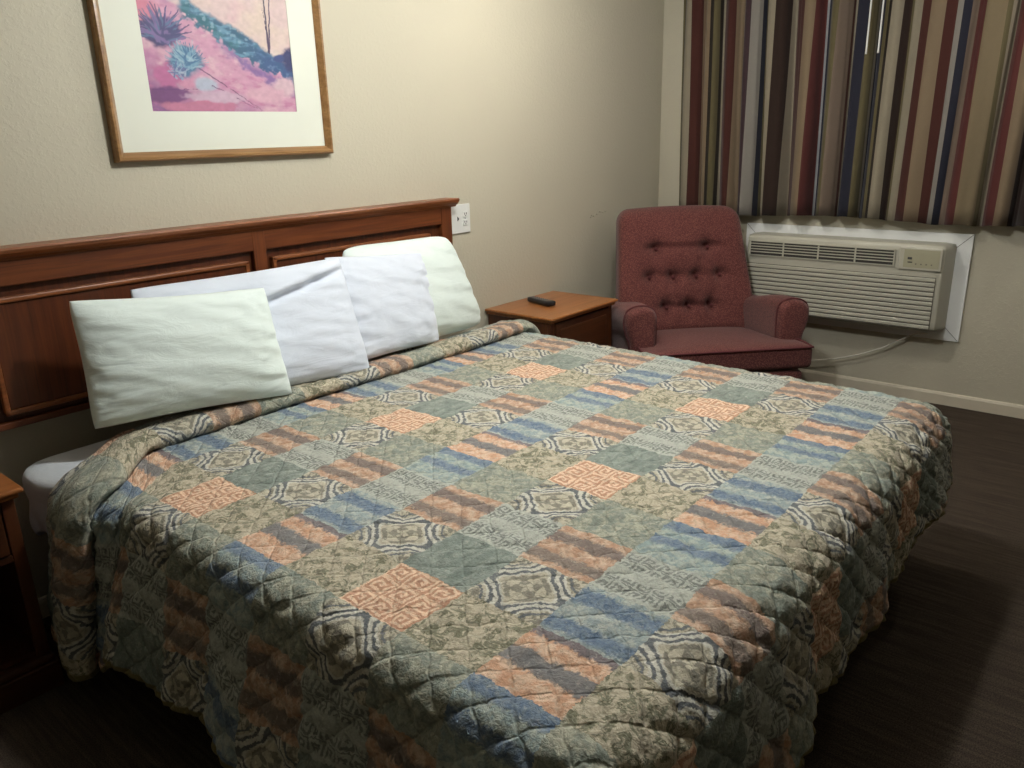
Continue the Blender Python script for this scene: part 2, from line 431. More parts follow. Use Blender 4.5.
# --- quilt
def fbm(P, scale, seed=0, oct=3):
    """cheap value noise on 2-D numpy arrays"""
    out = 0; amp = 1; tot = 0
    for o in range(oct):
        x = P[0] * scale * 2 ** o + 17.3 * (seed + o); y = P[1] * scale * 2 ** o - 9.1 * (seed + o)
        xi = np.floor(x).astype(int); yi = np.floor(y).astype(int); fx = x - xi; fy = y - yi
        fx = fx * fx * (3 - 2 * fx); fy = fy * fy * (3 - 2 * fy)
        def hsh(i, j):
            v = np.sin(i * 127.1 + j * 311.7 + seed * 74.7) * 43758.5453; return v - np.floor(v)
        v = (hsh(xi, yi) * (1 - fx) + hsh(xi + 1, yi) * fx) * (1 - fy) + (hsh(xi, yi + 1) * (1 - fx) + hsh(xi + 1, yi + 1) * fx) * fy
        out = out + amp * (v - .5) * 2; tot += amp; amp *= .5
    return out / tot
def quilt():
    ZT = .632
    x0, x1, y0 = .830, 2.858, .600             # where the flat top ends

    LS, LF = .495, .47                       # hanging lengths past the flat (sides, foot)
    du = .0062
    U = np.arange(x0 - LS, x1 + .33 + du, du)
    # path in the head-to-foot direction: (v, n) with v measured as y on the flat, n = lift
    V1 = np.arange(y0 - LF, 2.35, du)
    roll = []                                  # tucked pleat at the head end
    for (v, n) in spline([(2.35, 0, 0), (2.368, -.012, 0), (2.372, -.004, 0), (2.352, .004, 0), (2.338, .022, 0), (2.350, .043, 0), (2.385, .052, 0), (2.44, .046, 0), (2.49, .036, 0), (2.535, .026, 0), (2.56, .010, 0), (2.54, .002, 0)], 9) if False else [(p.x, p.y) for p in spline([(2.35, 0, 0), (2.368, -.010, 0), (2.372, -.003, 0), (2.352, .004, 0), (2.338, .022, 0), (2.350, .043, 0), (2.385, .052, 0), (2.44, .046, 0), (2.49, .036, 0), (2.535, .026, 0), (2.56, .010, 0), (2.54, .002, 0)], 7)]:
        roll.append((v, n))
    Vp = np.concatenate([V1, [p[0] for p in roll]]); Np = np.concatenate([np.zeros(len(V1)), [p[1] for p in roll]])
    # texture distance runs on along the path
    Tv = Vp.copy()
    for i in range(len(V1), len(Vp)): Tv[i] = Tv[i - 1] + math.hypot(Vp[i] - Vp[i - 1], Np[i] - Np[i - 1])
    UU, VV = np.meshgrid(U, Vp); _, NN = np.meshgrid(U, Np); _, TT = np.meshgrid(U, Tv)
    cU = np.clip(UU, x0, x1); cV = np.maximum(VV, y0)
    a = UU - cU; b = VV - cV
    LR = np.where(UU > 1.8, .33, LS)
    LFv = .465 - .11 * sstep(2.2, 2.9, UU)
    an = a / LR; bn = b / LF
    d01 = np.maximum(abs(an), abs(bn)); hyp = np.hypot(an, bn) + 1e-9
    dx, dy = an / hyp, bn / hyp
    Lloc = LR * dx ** 2 + LFv * dy ** 2
    Lloc = np.where(d01 < 1e-6, LS, Lloc)
    d = d01 * Lloc
    side = abs(an) >= abs(bn)
    left = (UU < x0)
    headness = sstep(2.20, 2.36, TT) * left
    d = d * (1 + .19 * headness)
    rS = np.where(UU < 1.8, .075, .085); rF = .125
    r = rS * dx ** 2 + rF * dy ** 2; r = np.where(d01 < 1e-6, .1, r); arc = r * PI / 2
    flare = .10 + .05 * np.sin(UU * 5) * (~side) + (.13 - .13 * headness) * left * side
    h = np.where(d < arc, r * np.sin(np.minimum(d, arc) / r), r + (d - arc) * flare)
    g = np.where(d < arc, r * (1 - np.cos(np.minimum(d, arc) / r)), r + (d - arc) * .985)
    hang = np.clip((d - arc) / .25, 0, 1)
    # soft vertical waves in the drape
    along = np.where(side, VV, UU)
    wave = .016 * np.sin(along * 9.5 + 1.0) * hang + .010 * np.sin(along * 21 + 2.2) * hang + .012 * fbm((UU, VV), 4, 3) * hang
    corner = np.minimum(abs(dx), abs(dy)) * 1.41
    h = h + wave + corner * hang * (.035 * (UU < 1.8)) + .045 * headness * sstep(0, .12, d)
    tx = cU + a * 0; 
    x = cU + dx * h; y = cV + dy * h; z = ZT - g
    g_hem = .012 * np.sin(along * 13) * hang
    z = z + g_hem
    # crease slants toward the foot on the left side
    inn = sstep(1.02, x0 - .06, UU)
    y = y - (.21 - .05 * sstep(.2, .5, d)) * inn * sstep(1.98, 2.34, TT) * (1 - .22 * sstep(2.40, 2.55, TT))
    # drop the roll a little on the sides, sag of the top
    crown = .010 * fbm((UU, TT), 1.6, 5) * (1 - np.clip(d / .05, 0, 1))
    z = z + crown
    Pn = np.stack([x, y, z], -1)
    base = Pn.copy()
    # normals of the base sheet without the pleat
    Vb = VV.copy()
    gu = np.gradient(Pn, axis=1); gv = np.gradient(Pn, axis=0)
    nr = np.cross(gu, gv); 
    # on the pleat use the analytic outward direction
    out = np.stack([dx * np.clip(np.sin(np.minimum(d, arc) / r), 0, 1), dy * np.clip(np.sin(np.minimum(d, arc) / r), 0, 1), np.cos(np.minimum(d, arc) / r)], -1)
    rows = slice(len(V1) - 3, None)
    nr /= (np.linalg.norm(nr, axis=-1, keepdims=True) + 1e-12)
    nr[rows] = out[rows]
    lift = NN * (1 + .25 * fbm((UU, TT), 3, 8)) * (1.0 + .4 * hang * left)
    # quilting: diagonal lattice, small puffs
    wx = UU + .012 * fbm((UU, TT), 9, 1); wy = TT + .012 * fbm((UU, TT), 9, 2)
    s = .105
    p1 = abs(np.sin(PI * (wx + wy) / s)); p2 = abs(np.sin(PI * (wx - wy) / s))
    puff = np.minimum(p1, p2) ** .55
    amp = .0042 + .0095 * np.clip(d / .12, 0, 1) - .0018 * NN / .05
    disp = puff * amp - amp + .0035 * fbm((UU, TT), 26, 4, 3) + .003 * fbm((UU, TT), 60, 6, 2)
    # long soft pucker ridges
    ridge = abs(np.sin(PI * (wx * .25 + wy) / .19 + 2 * fbm((UU, TT), 2.5, 9)))
    disp = disp - .0035 * (1 - ridge ** .35)
    P = Pn + nr * (lift + disp)[..., None]
    P[..., 2] = np.maximum(P[..., 2], .02)
    me = gridmesh(P)
    uv = me.uv_layers.new(name='quilt')
    # unrolled coordinates, corners follow the mapped disc
    uu = cU + np.where(d01 > 1e-6, dx * d, 0); vv = np.where(VV < y0, cV + dy * d, TT)
    flat = np.stack([uu, vv], -1).reshape(-1, 2)
    li = np.empty(len(me.loops), dtype=np.int32); me.loops.foreach_get('vertex_index', li)
    uv.data.foreach_set('uv', flat[li].astype(np.float32).ravel())
    ca = me.color_attributes.new('hem', 'FLOAT_COLOR', 'POINT')
    hm = (d01 > .965).astype(float)
    ca.data.foreach_set('color', np.stack([hm, hm, hm, np.ones_like(hm)], -1).astype(np.float32).ravel())
    o = link('patchwork_quilt', me, M_QUILT)
    s = o.modifiers.new('s', 'SOLIDIFY'); s.thickness = .008; s.offset = -1
    tag(o, 'quilted patchwork bedspread in rust, teal, blue and beige draped over the king bed', 'bedspread')
quilt()

# ------------------------------------------------------------------ pillows
def pillow(name, bl, br, tl, tr, thick, mat, label, seed, sag=.25, pinch=.02, flop=0.0, rnd=.03):
    N, Mv = 64, 48
    s = np.linspace(-1, 1, N); t = np.linspace(-1, 1, Mv)
    s = np.sin(s * PI / 2) * .5 + s * .5; t = np.sin(t * PI / 2) * .5 + t * .5
    S, T = np.meshgrid(s, t)
    bl, br, tl, tr = [np.array(v, float) for v in (bl, br, tl, tr)]
    # edges bow in between the corners
    S2 = S * (1 - pinch * 1.2 * (1 - T ** 2) * abs(S) ** 3) ; T2 = T * (1 - pinch * 2.0 * (1 - S ** 2) * abs(T) ** 3)
    cr = 1 - rnd * (abs(S) ** 5 * abs(T) ** 5) * 1.0; S2 = S2 * cr; T2 = T2 * cr
    a = ((S2 + 1) / 2)[..., None]; b = ((T2 + 1) / 2)[..., None]
    C = bl * (1 - a) * (1 - b) + br * a * (1 - b) + tl * (1 - a) * b + tr * a * b
    n = np.cross(br - bl, tl - bl); n /= np.linalg.norm(n)
    if n[1] > 0: n = -n                              # faces the room
    prof = ((1 - abs(S) ** 2.6) * (1 - abs(T) ** 2.4)).clip(0) ** .52
    prof = prof * (1 - sag * T * .55)
    wr = fbm((S * 1.1 + seed, T * 3.0 + S * .7), 2.6, seed, 3)
    wr2 = fbm((S * 2.2 + seed, T * 5.5 - S * 2.0), 2.5, seed + 3, 3)
    edge = np.clip(abs(S) * 1.25 - .35, 0, 1)
    w = .006 * wr + .006 * edge * wr2
    lines = .005 * np.sin(T * 16 + S * 4 + 3 * wr) * edge * (1 - T ** 4)
    if flop:                                      # slack cloth folding over along a slanting crease
        q_ = T - (.42 + .40 * S)
        w = w + flop * (sstep(-.02, .05, q_) * sstep(.95, .35, q_) * sstep(-.3, .2, S)) - flop * .5 * np.exp(-((q_ + .04) / .05) ** 2) * sstep(-.3, .2, S)
    F = C + n * (thick * prof + (w + lines) * np.clip(prof * 2.5, 0, 1))[..., None]
    Bk = C - n * (thick * .62 * prof)[..., None]
    vs = np.concatenate([F.reshape(-1, 3), Bk.reshape(-1, 3)])
    idx = np.arange(N * Mv).reshape(Mv, N)
    q = np.stack([idx[:-1, :-1], idx[:-1, 1:], idx[1:, 1:], idx[1:, :-1]], -1).reshape(-1, 4)
    q2 = q[:, ::-1] + N * Mv
    bm = bmesh.new(); me = bpy.data.meshes.new(name)
    me.from_pydata(vs.tolist(), [], np.concatenate([q, q2]).tolist()); bm.from_mesh(me); bpy.data.meshes.remove(me)
    bmesh.ops.remove_doubles(bm, verts=bm.verts, dist=.0004)
    o = obj(name, bm, mat, None, True)
    tag(o, label, 'pillow')
    return o
pillow('pillow', (2.03, 2.53, .665), (2.768, 2.53, .660), (2.015, 2.655, 1.125), (2.665, 2.650, 1.110), .085, M_GREENW,
       'pale greenish-white pillow leaning on the headboard beside the wall outlet, rightmost on the bed', 3, pinch=.015, rnd=.09)
pillow('pillow', (1.90, 2.46, .680), (2.375, 2.445, .675), (1.90, 2.60, 1.105), (2.425, 2.575, 1.060), .050, M_BLUEW,
       'small bluish-white pillow propped in front of the greenish pillow beside the outlet', 9, pinch=.02)
pillow('pillow', (1.12, 2.50, .675), (1.915, 2.365, .668), (1.135, 2.64, 1.095), (1.945, 2.545, 1.105), .070, M_BLUEW,
       'bluish-white pillow with a creased top, partly behind the large front left pillow', 5, pinch=.02, flop=.030)
pillow('pillow', (.885, 2.475, .705), (1.535, 2.345, .672), (.915, 2.56, 1.105), (1.530, 2.44, 1.060), .085, M_GREENW,
       'large pale greenish-white pillow at the front left with wrinkled sides', 1, pinch=.03)

# ------------------------------------------------------------------ headboard
HX0, HX1, HZ0, HZ1 = .585, 2.765, .70, 1.235
hb = thing('headboard', 'reddish oak headboard with two raised panels mounted on the wall', 'headboard', ((HX0 + HX1) / 2, 2.755, HZ0))
obj('back_panel', B(HX0 + .02, HX1 - .02, 2.745, 2.778, HZ0 + .01, HZ1 - .01), W_PAN, hb)
obj('rail', B(HX0 + .07, HX1 - .07, 2.722, 2.745, 1.145, HZ1, bev=.003), W_HB, hb)
obj('rail', B(HX0 + .07, HX1 - .07, 2.722, 2.745, HZ0, .722, bev=.003), W_HB, hb)
for a_, b_ in ((HX0, HX0 + .07), (1.672, 1.728), (HX1 - .07, HX1)):
    obj('stile', B(a_, b_, 2.721, 2.778 if a_ != 1.672 else 2.745, HZ0, HZ1, bev=.003), W_HBV, hb)
cap = [(2.779, 1.222), (2.716, 1.222), (2.710, 1.230), (2.700, 1.236), (2.690, 1.246), (2.686, 1.256), (2.690, 1.262), (2.779, 1.262)]
obj('cap_moulding', prism(bmesh.new(), cap, 'x', HX0 - .035, HX1 + .025), W_EDGE, hb)
for a_, b_ in ((.735, 1.648), (1.752, 2.618)):
    z0_, z1_ = .742, 1.112
    fld = bmesh.new(); box(fld, a_ + .015, b_ - .015, 2.728, 2.7455, z0_ + .015, z1_ - .015, bev=.006)
    rp = obj('raised_panel', fld, W_PAN, hb)
    mo = bmesh.new(); w = .017
    box(mo, a_, b_, 2.719, 2.7455, z1_ - w, z1_, bev=.005); box(mo, a_, b_, 2.719, 2.7455, z0_, z0_ + w, bev=.005)
    box(mo, a_, a_ + w, 2.719, 2.7455, z0_, z1_, bev=.005); box(mo, b_ - w, b_, 2.719, 2.7455, z0_, z1_, bev=.005)
    obj('panel_moulding', mo, W_EDGE, hb)

# ------------------------------------------------------------------ nightstands
def nightstand(x0, x1, y0, y1, h, label, doors):
    t = thing('nightstand', label, 'nightstand', ((x0 + x1) / 2, (y0 + y1) / 2, 0))
    top = bmesh.new()
    prof_in = .012
    box(top, x0, x1, y0, y1, h - .014, h, bev=.005); box(top, x0 + prof_in, x1 - prof_in, y0 + prof_in, y1, h - .030, h - .014, bev=.004)
    obj('top', top, W_TOP, t)
    bx0, bx1, by0 = x0 + .022, x1 - .022, y0 + .028
    for sx in (bx0, bx1 - .018):
        obj('side_panel', B(sx, sx + .018, by0 + .018, y1 - .005, .11, h - .030), W_NT, t)
    obj('back_board', B(bx0 + .018, bx1 - .018, y1 - .012, y1 - .004, .11, h - .030), W_NT, t)
    for sx in (bx0, bx1 - .035):
        obj('corner_post', B(sx, sx + .035, by0, by0 + .0179, .11, h - .030, bev=.003), W_NT, t)
    obj('plinth', box(B(bx0 - .014, bx1 + .014, by0 - .018, y1 - .005, 0, .085, bev=.003), bx0 - .006, bx1 + .006, by0 - .010, y1 - .006, .085, .11, bev=.008), W_NTD, t)
    zt = h - .042
    for k in range(2 if not doors else 1):
        z1_ = zt - k * .235; z0_ = z1_ - (.225 if not doors else .15)
        dr = bmesh.new(); box(dr, bx0 + .04, bx1 - .04, by0 - .006, by0 + .016, z0_, z1_, bev=.004)
        box(dr, bx0 + .07, bx1 - .07, by0 - .012, by0 - .005, z0_ + .03, z1_ - .03, bev=.005)
        d = obj('drawer', dr, W_NTD, t)
        if doors:
            pl = bmesh.new(); tube(pl, [(bx0 + .12, by0 - .018, z0_ + .018), (bx1 - .12, by0 - .018, z0_ + .018)], .006, 10)
            obj('handle', pl, M_METAL, d, True)
    if doors:
        obj('shelf', B(bx0 + .018, bx1 - .018, by0 + .02, y1 - .012, .112, .126), W_NT, t)
        obj('shelf', B(bx0 + .018, bx1 - .018, by0 + .02, y1 - .012, zt - .175, zt - .160), W_NT, t)
        obj('rail', B(bx0 + .035, bx1 - .035, by0, by0 + .017, zt - .176, zt - .155, bev=.003), W_NTD, t)
    return t
nightstand(3.035, 3.640, 2.322, 2.775, .664, 'oak nightstand between the bed and the armchair with a remote on it', False)
nightstand(.03, .632, 2.335, 2.775, .650, 'dark reddish nightstand at the left picture edge, left of the bed', True)

# ------------------------------------------------------------------ remote control
rm = thing('remote_control', 'black television remote lying on the right nightstand', 'remote control', (3.300, 2.60, .6645), math.radians(-14))
obj('case', rbox(.027, .098, .0135, .011, 8, lambda p, n: Vector((p.x * (1 - .12 * p.y / .09), p.y, p.z + .002 * (p.y / .09) ** 2 * (p.z > 0))), center=(0, 0, .0135)), M_BLACK, rm, True, True)
for i in range(7):
    for j in range(3):
        bb = bmesh.new(); bmesh.ops.create_uvsphere(bb, u_segments=8, v_segments=6, radius=.0042)
        for v in bb.verts: v.co = Vector((v.co.x + (j - 1) * .013, v.co.y * .8 + .064 - i * .017, v.co.z * .5 + .0272))
        obj('button', bb, M_BTNR if (i == 0 and j == 2) else M_BTN, rm, True, True)

# ------------------------------------------------------------------ wall outlet
ou = thing('wall_outlet', 'white double-gang outlet plate on the wall at the headboard end', 'outlet', (2.878, 2.779, 1.15))
obj('plate', B(2.806, 2.950, 2.772, 2.7805, 1.080, 1.222, bev=.003), M_WHITEP, ou)
for cz in (1.172, 1.131):
    r_ = obj('receptacle', rbox(.017, .003, .0155, .0028, 6, center=(2.912, 2.7715, cz)), M_WHITEP, ou, True)
    sl = bmesh.new()
    for sx in (-.007, .007): box(sl, 2.912 + sx - .0016, 2.912 + sx + .0016, 2.7675, 2.769, cz - .002, cz + .008)
    box(sl, 2.9095, 2.9145, 2.7675, 2.769, cz - .010, cz - .005)
    obj('slot', sl, M_SLOT, r_)
sl = bmesh.new(); box(sl, 2.856, 2.8605, 2.7705, 2.7725, 1.142, 1.163); box(sl, 2.8605, 2.866, 2.7705, 2.7725, 1.147, 1.158)
obj('phone_jack', sl, M_SLOT, ou)
sc_ = bmesh.new(); tube(sc_, [(2.912, 2.7725, 1.1515), (2.912, 2.7705, 1.1515)], .003, 10); obj('screw', sc_, M_BTN, ou)

# ------------------------------------------------------------------ picture
FX0, FX1, FZ0, FZ1 = 1.228, 2.118, 1.492, 2.235
pic = thing('framed_picture', 'watercolour of a pink garden path in a gold wood frame above the bed', 'picture', ((FX0 + FX1) / 2, 2.77, FZ0))
fp = [(0, 0), (0, -.026), (.006, -.034), (.014, -.034), (.025, -.022), (.031, -.014), (.031, 0)]   # (inward, toward room)
fr = bmesh.new(); rings = []
for (ix, sy) in fp:
    y_ = 2.778 + sy
    rings.append([fr.verts.new(p) for p in ((FX0 + ix, y_, FZ0 + ix), (FX1 - ix, y_, FZ0 + ix), (FX1 - ix, y_, FZ1 - ix), (FX0 + ix, y_, FZ1 - ix))])
n = len(rings)
for i in range(n):
    A_, B_ = rings[i], rings[(i + 1) % n]
    for k in range(4): fr.faces.new((A_[k], A_[(k + 1) % 4], B_[(k + 1) % 4], B_[k]))
obj('frame', fr, M_GOLD, pic)
AX0, AX1, AZ0, AZ1 = 1.383, 1.968, 1.655, 2.105
mt = bmesh.new(); ym = 2.765
box(mt, FX0 + .026, AX0, ym, ym + .004, FZ0 + .026, FZ1 - .026); box(mt, AX1, FX1 - .026, ym, ym + .004, FZ0 + .026, FZ1 - .026)
box(mt, AX0, AX1, ym, ym + .004, FZ0 + .026, AZ0); box(mt, AX0, AX1, ym, ym + .004, AZ1, FZ1 - .026)
obj('mat_board', mt, M_MATB, pic)
def art():
    NX, NZ = 300, 230
    s = np.linspace(0, 1, NX); t = np.linspace(0, 1, NZ); S, T = np.meshgrid(s, t)
    P = np.stack([AX0 + S * (AX1 - AX0), np.full_like(S, 2.7672), AZ0 + T * (AZ1 - AZ0)], -1)
    me = gridmesh(P)
    n1 = fbm((S, T), 7, 1, 4); n2 = fbm((S, T), 18, 2, 3); n3 = fbm((S, T), 40, 3, 2)
    Y = T * (AZ1 - AZ0) / (AX1 - AX0) * 1.0       # height in widths
    colr = np.zeros(S.shape + (3,)); colr[:] = (.56, .43, .42)           # pale upper field
    def lay(mask, c, soft=1.0):
        mk = np.clip(mask, 0, 1)[..., None] * soft
        colr[:] = colr * (1 - mk) + np.array(c) * mk
    m1 = fbm((S, T), 11, 12, 4); m2 = fbm((S * .6 + T, T - S * .4), 24, 13, 4)
    lay(sstep(-.2, .6, n1) * .6, (.60, .50, .40)); lay(sstep(.1, .8, fbm((S, T), 5, 9)) * .5, (.55, .30, .36)); lay(sstep(.2, .7, m1) * .3, (.62, .56, .52))
    d_h = Y - (.72 - .50 * S + .03 * n2 + .02 * n3)
    ground = sstep(.02, -.02, Y - (.72 - .52 * S + .03 * n2))
    lay(ground, (.50, .27, .37)); lay(ground * sstep(-.1, .6, m1) * .8, (.56, .37, .42)); lay(ground * sstep(.0, .6, m2) * .55, (.40, .17, .29)); lay(ground * sstep(.3, .6, n2) * .4, (.60, .45, .48))
    lay(ground * sstep(.46, .12, Y + .9 * S + .1 * n2) * .9, (.30, .12, .25))
    lay(ground * sstep(.34, .02, Y + .32 * S + .08 * m1) * .85, (.20, .09, .22))
    lay(ground * sstep(-.1, .5, m2) * sstep(.4, .1, Y) * .5, (.44, .17, .28))
    rag = .035 * n2 + .02 * n3
    hedge = sstep(.02, -.012, abs(d_h + .03 * m1) - (.062 - .02 * abs(S - .6)) + rag * .6) * sstep(.22, .30, S + .03 * n2)
    lay(hedge, (.045, .11, .18)); lay(hedge * sstep(-.1, .5, m2), (.13, .26, .36)); lay(hedge * sstep(.1, .5, n2) * .6, (.03, .13, .15)); lay(hedge * sstep(.2, .6, n3) * .5, (.25, .38, .44)); lay(hedge * sstep(.62, .85, S) * .6, (.05, .08, .22))
    shadow = sstep(.045, .0, abs(d_h + .105 + .02 * n1)) * sstep(.42, .62, S); lay(shadow * .85, (.15, .10, .27))
    lay(sstep(.0, .05, (.70 - .45 * S) - Y - .07 + .02 * n2) * sstep(.30, .22, S) * sstep(.45, .6, Y) * .6, (.56, .30, .38))
    lay(sstep(.12, .04, np.hypot(S - .15, (Y - .72)) + .05 * n2) * .85, (.13, .22, .42))
    lay(sstep(.025, .0, abs(Y - (.66 - .15 * S) + .04 * n2)) * sstep(.28, .15, S) * .7, (.08, .10, .13))
    lay(sstep(.10, .03, np.hypot(S - .04, (Y - .56) * .7) + .05 * n2) * .7, (.50, .14, .20))
    def line(x0, y0, x1, y1, w, c, o=1.0):
        dx_, dy_ = x1 - x0, y1 - y0; L2 = dx_ * dx_ + dy_ * dy_
        k = np.clip(((S - x0) * dx_ + (Y - y0) * dy_) / L2, 0, 1)
        dd = np.hypot(S - x0 - k * dx_ + .006 * n2, Y - y0 - k * dy_ + .006 * n3)
        lay(sstep(w * (1.1 - k * .8), w * (1.1 - k * .8) * .35, dd), c, o)
    def ell(cx, cy, rx, ry, c, o=1.0): lay(sstep(1.2, .75, np.hypot((S - cx) / rx, (Y - cy) / ry) + .35 * n2 + .25 * m1), c, o)
    ell(.24, .17, .07, .05, (.50, .24, .34)); ell(.12, .20, .09, .08, (.40, .13, .26)); ell(.36, .16, .08, .045, (.36, .39, .48)); ell(.12, .09, .15, .05, (.15, .06, .16)); ell(.42, .08, .20, .04, (.48, .34, .43)); ell(.30, .03, .25, .03, (.44, .17, .26))
    ell(.93, .15, .10, .06, (.54, .38, .43)); ell(.78, .10, .16, .05, (.54, .33, .40))
    line(.33, .25, .75, .0, .006, (.14, .07, .14)); line(.40, .15, .50, .115, .006, (.16, .08, .16)); line(.56, .08, .74, .0, .004, (.18, .09, .18)); line(.02, .12, .30, .125, .007, (.13, .05, .15))
    def agave(cx, cy, R, c1, c2, c3, nb, sd):
        rr = np.random.default_rng(sd)
        for i in range(nb):
            an = rr.uniform(-.15, PI + .15); L = R * rr.uniform(.5, 1.0); c_ = (c1, c2, c3)[rr.integers(3)]
            line(cx + rr.uniform(-.04, .04), cy + rr.uniform(-.04, .02), cx + L * math.cos(an), cy + L * math.sin(an) * .95, .011 * R / .15, c_, .9)
    ell(.12, .43, .13, .08, (.05, .045, .12)); agave(.13, .42, .19, (.06, .06, .15), (.17, .12, .26), (.09, .14, .24), 60, 1)
    ell(.25, .29, .10, .09, (.07, .15, .25)); agave(.26, .28, .14, (.15, .28, .38), (.06, .14, .25), (.26, .38, .46), 70, 2); agave(.20, .22, .09, (.20, .30, .42), (.10, .12, .25), (.3, .36, .45), 30, 4)
    line(.835, .37, .835, .86, .011, (.05, .04, .08)); line(.84, .37, .895, .86, .009, (.07, .05, .10)); line(.84, .36, .82, .62, .007, (.06, .04, .09))
    ell(.985, .33, .07, .07, (.04, .045, .12)); ell(.90, .33, .05, .03, (.05, .07, .18))
    colr[:] = colr * (1 + .10 * n3[..., None])
    colr[:] = np.clip(colr, 0, 1)
    ca = me.color_attributes.new('paint', 'FLOAT_COLOR', 'POINT')
    ca.data.foreach_set('color', np.concatenate([colr, np.ones(S.shape + (1,))], -1).astype(np.float32).ravel())
    o = link('painting', me, M_ART, pic)
art()

# ------------------------------------------------------------------ armchair
ch = thing('armchair', 'dusty red tufted upholstered recliner in the corner by the air conditioner', 'armchair', (4.055, 2.062, 0), math.radians(-43.5))
BT = [(-.165, .875), (.150, .875), (-.215, .715), (-.075, .715), (.065, .715), (.215, .715), (-.125, .545), (.012, .545), (.15, .545)]
def back_fn(p, n):
    # local: x across, y depth (front = -), z up from the pad centre at .77
    x, y, z = p; Z = z + .735
    k = (Z - .42) / .66
    # outline: slightly narrower at the top
    x *= 1.14 - .15 * max(0, k)
    if n.y < -.2:
        dsp = .0
        for bx, bz in BT:
            r2 = ((x - bx) ** 2 + (Z - bz) ** 2)
            dsp += .034 * math.exp(-r2 / .0016) + .012 * math.exp(-r2 / .008)
        for row, w in ((.875, .25), (.715, .27), (.545, .19)):
            m_ = 1 / (1 + math.exp((abs(x) - w) / .012)); dsp += (.034 if row > .8 else .022) * m_ * math.exp(-((Z - row) / .014) ** 2)
        # vertical pleats between rows
        for (x0, z0, x1, z1) in ((-.215, .715, -.125, .545), (-.075, .715, .012, .545), (.065, .715, .15, .545), (-.075, .715, -.125, .545), (.065, .715, .012, .545), (.215, .715, .15, .545),
                                 (-.125, .545, -.15, .46), (.012, .545, 0, .46), (.15, .545, .16, .46), (.15, .66, .15, .50), (-.165, .875, -.215, .715), (-.165, .875, -.075, .715), (.15, .875, .065, .715), (.15, .875, .215, .715)):
            dx_, dz_ = x1 - x0, z1 - z0; L2 = dx_ ** 2 + dz_ ** 2
            t = max(0, min(1, ((x - x0) * dx_ + (Z - z0) * dz_) / L2))
            dd = (x - x0 - t * dx_) ** 2 + (Z - z0 - t * dz_) ** 2
            dsp += .012 * math.exp(-dd / .0002)
        bul = .05 * max(0, 1 - (x / .36) ** 2) * max(0, 1 - ((Z - .74) / .36) ** 2)
        y += dsp - bul + .004 * mn.noise(Vector((x * 9, Z * 9, 1)))
    # wings curl forward a little at the edges
    y += -.035 * (abs(x) / .36) ** 4 * (1 if n.y < .2 else .3)
    # rake
    y += (Z - .42) * .36
    y += .195
    z = Z + .012 * (1 - (x / .36) ** 2) * max(0, k)
    return Vector((x, y, z))
obj('backrest', rbox(.372, .085, .360, .075, 42, back_fn), M_CHAIR, ch, True, True)
for bx, bz in BT:
    bb = bmesh.new(); bmesh.ops.create_uvsphere(bb, u_segments=12, v_segments=8, radius=.011)
    yy = .195 - .085 + (bz - .42) * .36 - .05 * (1 - (bx / .36) ** 2) * (1 - ((bz - .74) / .36) ** 2) + .034
    for v in bb.verts: v.co = Vector((v.co.x + bx, v.co.y * .6 + yy, v.co.z + bz))
    obj('button', bb, M_CHSEAM, ch, True, True)
def seat_fn(p, n):
    x, y, z = p
    if z > 0: z += .030 * max(0, 1 - (x / .40) ** 2) * max(0, 1 - (y / .36) ** 2) + .003 * mn.noise(Vector((x * 7, y * 7, 0)))
    z -= .045 * max(0, (y + .30) / .5)
    nar = 1 / (1 + math.exp((-(y) - .165) / .008)) if False else (1.0 if y > -.165 else 0.0)
    if nar: x = max(-.325, min(.325, x))
    return Vector((x, y, z))
obj('seat_cushion', rbox(.448, .385, .062, .03, 26, seat_fn, center=(0, -.175, .402)), M_CHAIR, ch, True, True)
